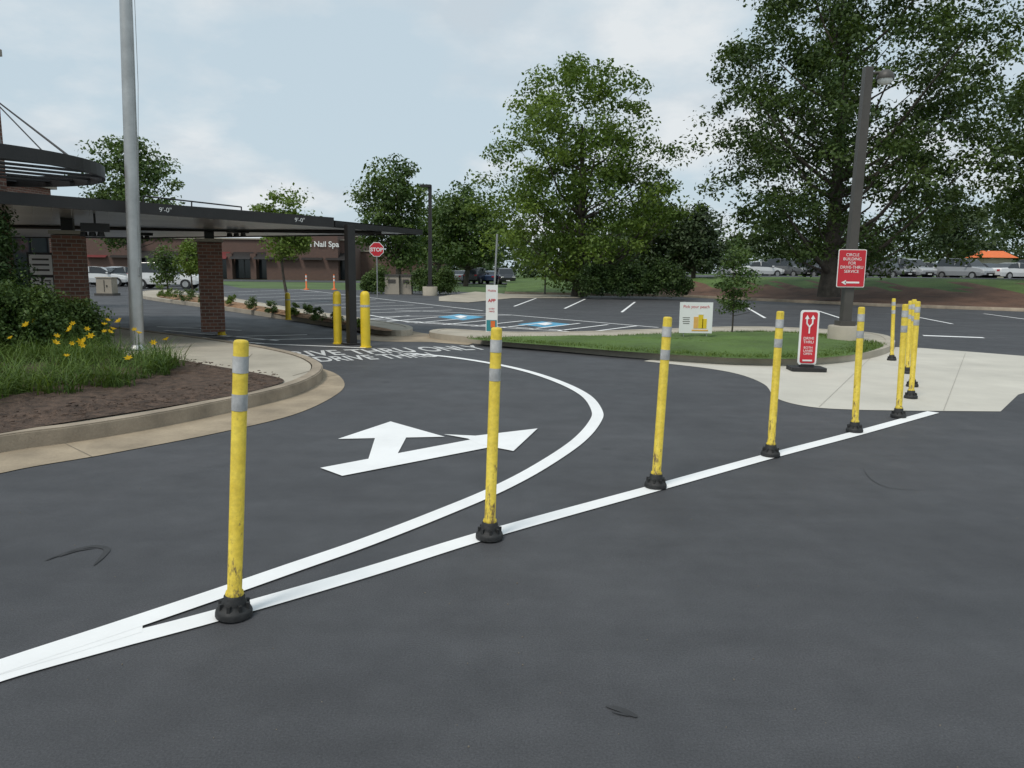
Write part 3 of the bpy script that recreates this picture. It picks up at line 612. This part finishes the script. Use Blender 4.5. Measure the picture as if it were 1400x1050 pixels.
def tree(name,px,by,Yd,rows,ncl,nper,lsize,lm,seed,clr=.9,trunk=.25,zbase=None,limbs=16,hollow=.55,lump=.26):
    r=np.random.default_rng(seed); base=at(px,by,Yd); z0=base.z if zbase is None else zbase; k=Yd/F
    e=empty(name,(base.x,Yd,z0)); zs=[];Ls=[];Rs=[]
    for y,xl,xr in sorted(rows,key=lambda q:-q[0]): zs.append(at(px,y,Yd).z-z0); Ls.append((px-xl)*k); Rs.append((xr-px)*k)
    zs=np.array(zs); C=[];RR=[]; ph=r.random(8)*6.28
    zc=np.linspace(zs[0],zs[-1],60); Lz=np.interp(zc,zs,Ls); Rz=np.interp(zc,zs,Rs); wt=(Lz+Rz)**1.5+1e-3; wt/=wt.sum()
    H=zs[-1]-zs[0]
    while len(C)<ncl:
        z=zc[r.choice(60,p=wt)]+r.normal()*H/90; a=r.random()*6.283
        L=np.interp(z,zs,Ls); R_=np.interp(z,zs,Rs); s=(1+math.cos(a))/2; rad=max(R_,.2)*s+max(L,.2)*(1-s)
        lm_=1+lump*math.sin(a*3+ph[0]+z/H*5)*math.sin(z/H*14+ph[1]+a)+lump*.7*math.sin(a*7+ph[2]+z/H*17)
        q=(hollow+(1-hollow)*r.random()) if r.random()<.8 else r.random()*hollow
        rr=rad*q*min(lm_,1.1)*.95
        C.append((rr*math.cos(a),rr*math.sin(a),z)); RR.append(clr*(.5+.9*r.random()))
    leaves('crown',C,RR,nper,lsize,lm,e,seed+1)
    m=MB(); tz=zs[0]+H*.72; lean=r.normal(size=2)*.15; P=[(lean[0]*math.sin(t*3),lean[1]*math.sin(t*4),-.3+(tz+.3)*t) for t in np.linspace(0,1,9)]
    m.tube(P,[trunk*(1.45 if i==0 else 1.1-.95*i/9) for i in range(9)],10)
    order=r.permutation(len(C))[:limbs*3]
    for j,ix in enumerate(order):
        c=Vector(C[ix]); hz=max(zs[0]*.75,min(tz*.9,c.z-(abs(c.x)+abs(c.y))*.55)); t=(hz+.3)/(tz+.3); i0=min(8,max(0,int(t*8))); p=Vector(P[i0]); p.z=hz
        md=p.lerp(c,.5)+Vector((r.normal()*.15,r.normal()*.15,-.08*(c-p).length)); r0_=trunk*(.42 if j<limbs else .2)*(1-.5*t)
        m.tube([p,md,c],[r0_,r0_*.6,r0_*.2],6,caps=False)
    m.build('trunk',[MBARK],e); return e
tree('maple_tree',790,399,46,[(84,765,800),(100,728,860),(128,692,885),(170,664,905),(230,648,905),(280,655,920),(325,665,932),(362,705,900),(382,760,850)],270,150,.21,LG,11,clr=.92,trunk=.3,lump=.36,limbs=22)
tree('oak_tree',1133,398,40,[(-70,1080,1230),(-20,1020,1300),(40,985,1345),(110,965,1345),(190,950,1350),(260,962,1340),(310,985,1325),(350,1040,1290),(368,1090,1200)],480,145,.20,LD,21,clr=.92,trunk=.42,hollow=.62,lump=.33,limbs=22)
tree('oak_tree',1450,400,44,[(75,1420,1480),(120,1365,1540),(200,1345,1560),(290,1350,1560),(328,1390,1530)],210,110,.25,LD,31,clr=1.1,trunk=.35)
tree('ash_tree',545,398,62,[(216,535,555),(235,508,572),(270,492,580),(310,490,585),(345,500,580),(365,520,570)],105,105,.28,LM,41,clr=.95,trunk=.25,lump=.34)
tree('ash_tree',635,398,72,[(256,625,650),(280,598,680),(320,588,690),(360,600,685)],115,95,.34,LM,42,clr=1.2,trunk=.25)
tree('ash_tree',600,398,80,[(270,590,610),(300,570,640),(350,570,640)],75,95,.34,LM,43,clr=1.2,trunk=.25)
tree('elm_tree',185,395,60,[(190,170,200),(205,140,225),(240,125,242),(290,125,245),(330,150,225)],115,105,.28,LM,51,clr=1.0,trunk=.25)
tree('young_tree',395,410,34,[(262,388,402),(280,362,430),(310,352,436),(335,362,430),(352,380,410)],60,90,.15,LY,52,clr=.5,trunk=.07,limbs=8)
tree('young_tree',265,405,38,[(330,258,272),(345,248,282),(375,250,282)],26,80,.14,LY,54,clr=.45,trunk=.05,limbs=6)
tree('young_tree',228,404,38,[(335,222,236),(355,215,242),(385,218,240)],22,80,.14,LM,55,clr=.45,trunk=.05,limbs=6)
tree('sapling',1000,457,17.2,[(322,996,1004),(345,985,1015),(375,972,1030),(400,970,1032),(425,982,1018)],50,60,.07,LM,61,clr=.17,trunk=.022,limbs=12,hollow=.3)
tree('pine_tree',948,390,60,[(275,943,952),(300,928,965),(335,912,980),(365,905,990)],85,105,.28,LC,71,clr=.9,trunk=.2)
tree('pine_tree',890,392,62,[(235,885,897),(270,868,920),(320,860,935),(365,860,940)],100,105,.28,LC,72,clr=1.0,trunk=.2)
tree('pine_tree',1296,392,76,[(260,1290,1302),(300,1272,1322),(345,1265,1328)],60,95,.3,LC,73,clr=1.0,trunk=.2)
C=[];RR=[]; r=np.random.default_rng(9)
def topy(px): 
    xs=[560,600,680,760,850,940,1000,1100,1250,1330,1400,1700]; ys=[350,318,300,285,300,292,300,300,270,262,240,230]; return np.interp(px,xs,ys)
for i in range(700):
    px=r.uniform(570,1750); Yd=r.uniform(96,135); ty=topy(px)+14*math.sin(px*.07)+8*math.sin(px*.19+1)
    z1=at(px,ty,Yd).z; C.append((at(px,350,Yd).x,Yd,r.uniform(.5,max(1.5,z1-1.5)))); RR.append(r.uniform(1.2,2.6))
for i in range(120):
    px=r.uniform(-600,90); Yd=r.uniform(120,140); z1=at(px,335,Yd).z; C.append((at(px,350,Yd).x,Yd,r.uniform(.5,z1))); RR.append(r.uniform(1.5,2.6))
leaves('distant_tree_belt',C,RR,76,.64,LB,None,10)
def shrub(name,px,by,Yd,w,h,lm,seed,ls=.1,ncl=24,nper=130,zb=None,dp=None):
    r=np.random.default_rng(seed); p=at(px,by,Yd); zb=p.z if zb is None else zb; C=[];RR=[]
    for i in range(ncl):
        a=r.random()*6.283; q=math.sqrt(r.random()); t=r.random(); rad=math.sqrt(max(.1,1-(t*.9)**2)); C.append((q*rad*w/2*.85*math.cos(a),q*rad*(dp or w)/2*.85*math.sin(a),.12*h+t*h*.78)); RR.append(min(w,h)*.2*(.6+.8*r.random()))
    o=leaves(name,C,RR,nper,ls,lm,None,seed,1.0); o.location=(p.x,p.y,zb); return o
for i,(px,w,h) in enumerate([(812,3.0,1.7),(835,2.6,1.5),(860,3.2,1.8),(885,2.6,1.4),(908,2.6,1.9),(925,2.0,1.3)]): shrub('hedge_shrub',px,402,43,w,h,LH,100+i,.13,36)
for i,(px,by,w,h) in enumerate([(517,398,1.8,1.7),(505,400,1.2,1.1),(578,398,2.0,1.5),(600,400,1.8,1.2),(610,398,1.6,1.4)]): shrub('round_shrub',px,by,47,w,h,LM,120+i,.12,26)
for i,(px,by,h) in enumerate([(236,408,.5),(254,410,.45),(276,413,.4),(318,417,.35),(345,422,.4),(372,426,.35),(402,430,.35),(432,436,.35),(462,441,.3),(486,446,.28),(420,430,.3),(265,407,.45),(222,405,.5)]):
    X,Y=g(px,by,.2); shrub('low_shrub',px,by,Y,h*1.3,h,LM if i%3 else LY,140+i,.05,10,90,.18)
for i,(px,by,Yd,w,h) in enumerate([(60,470,11.8,1.4,1.0),(5,475,11.3,1.6,1.1),(105,468,12.2,1.0,.85),(-60,480,11.5,1.8,1.3),(-120,500,10.5,1.9,1.2),(30,460,12.6,1.3,1.05)]):
    shrub('leafy_shrub',px,by,Yd,w,h,LM,160+i,.05,46,210,.15)
shrub('holly_bush',-18,440,11.8,1.25,2.5,LH,170,.06,90,210,.15)
shrub('holly_bush',-90,440,12.2,1.5,2.2,LH,171,.06,90,170,.15)
LL=leafm('lily_blade',(.045,.09,.017),(.16,.235,.045),.3)
LP=gp([(-150,600),(0,556),(110,548),(190,532),(240,516),(238,502),(180,492),(100,484),(0,478),(-150,476)],.16)
pts=[(x,y,.17) for x,y in scatter(LP,150)]
e=empty('daylily_bed'); blades('blades',pts,.50,.007,LL,50,.13,e,1.0,3)
MPET=leafm('lily_petal',(.75,.50,.02),(.85,.66,.06),.3); MST=leafm('lily_stem',(.06,.11,.02),(.09,.14,.03),.1)
m=MB()
for i in range(56):
    x,y,_=random.choice(pts); x+=random.uniform(-.2,.2); y+=random.uniform(-.2,.2); h=random.uniform(.34,.60); lx,ly=random.uniform(-.08,.08),random.uniform(-.1,.05)
    m.tube([(x,y,.16),(x+lx*.4,y+ly*.4,.16+h*.6),(x+lx,y+ly,.16+h)],.004,4,1,caps=False)
    c=Vector((x+lx,y+ly,.16+h)); ax=Vector((random.uniform(-.7,.7),random.uniform(-1,.1),.7)).normalized(); a1=ax.cross(Vector((0,0,1))).normalized(); a2=ax.cross(a1)
    sz=random.uniform(.028,.05)
    for k in range(6):
        t=k*math.pi/3; d=a1*math.cos(t)+a2*math.sin(t); sd=ax.cross(d)
        m.add([c,c+d*sz*.6+sd*sz*.3+ax*sz*.7,c+d*sz*1.25+ax*sz*.8,c+d*sz*.6-sd*sz*.3+ax*sz*.7],[(0,1,2,3)],0)
m.build('flowers',[MPET,MST],e)
m=MB()
for x,y in scatter(MBD,4200):
    if y>13: continue
    a=random.random()*3; s=random.uniform(.010,.03); m.box((x,y,.19+random.uniform(0,.02)),(s*1.7,s*.5,.007),random.choice((0,0,1)),a)
m.build('mulch_chips',[MMULCH,MCHIP])
m=MB()
for i in range(70):
    x,y=g(random.uniform(-50,1450),random.uniform(560,1050)); s=random.uniform(.003,.006); m.box((x,y,s*.4),(s,s*.7,s*.7),0,random.random()*3)
m.build('loose_grit',[MJOINT])
# ---------------------------------------------------------------- sky & sun
w=bpy.data.worlds.new('World'); sc.world=w; w.use_nodes=True; nt=w.node_tree; bg=nt.nodes['Background']
EL,AZ=math.radians(58),math.radians(215)
sky=N(nt,'ShaderNodeTexSky',sky_type='NISHITA'); sky.sun_disc=False; sky.sun_elevation=EL; sky.sun_rotation=AZ; sky.dust_density=2; sky.air_density=1
tc=N(nt,'ShaderNodeTexCoord').outputs['Generated']; s=N(nt,'ShaderNodeSeparateXYZ'); nt.links.new(tc,s.inputs[0])
mx=N(nt,'ShaderNodeMath',operation='MAXIMUM'); nt.links.new(s.outputs[2],mx.inputs[0]); mx.inputs[1].default_value=0
ad=N(nt,'ShaderNodeMath',operation='ADD'); nt.links.new(mx.outputs[0],ad.inputs[0]); ad.inputs[1].default_value=.3
d1=N(nt,'ShaderNodeMath',operation='DIVIDE'); nt.links.new(s.outputs[0],d1.inputs[0]); nt.links.new(ad.outputs[0],d1.inputs[1])
d2=N(nt,'ShaderNodeMath',operation='DIVIDE'); nt.links.new(s.outputs[1],d2.inputs[0]); nt.links.new(ad.outputs[0],d2.inputs[1])
cb=N(nt,'ShaderNodeCombineXYZ'); nt.links.new(d1.outputs[0],cb.inputs[0]); nt.links.new(d2.outputs[0],cb.inputs[1]); cb.inputs[2].default_value=7.7
n1=noise(nt,cb.outputs[0],1.7,8,.52)
cl=ramp(nt,n1,[(.50,(0,)*3),(.63,(1,)*3)])
n2=noise(nt,cb.outputs[0],2.8,6,.55)
cc=ramp(nt,n2,[(.38,(4.7,5.3,5.8)),(.58,(6.7,6.9,7.0))])
veil=mix(nt,sky.outputs[0],(4.7,5.65,6.25),.90)
fac=N(nt,'ShaderNodeMath',operation='MULTIPLY'); nt.links.new(cl,fac.inputs[0]); fac.inputs[1].default_value=.8
nt.links.new(mix(nt,veil,cc,fac.outputs[0]),bg.inputs[0]); bg.inputs[1].default_value=.122
sd=bpy.data.lights.new('sun','SUN'); sd.energy=1.9; sd.angle=math.radians(14); sd.color=(1,.94,.86); so=bpy.data.objects.new('sun',sd); COL.objects.link(so)
dirv=Vector((math.sin(AZ)*math.cos(EL),math.cos(AZ)*math.cos(EL),math.sin(EL))); so.rotation_euler=dirv.to_track_quat('Z','Y').to_euler()
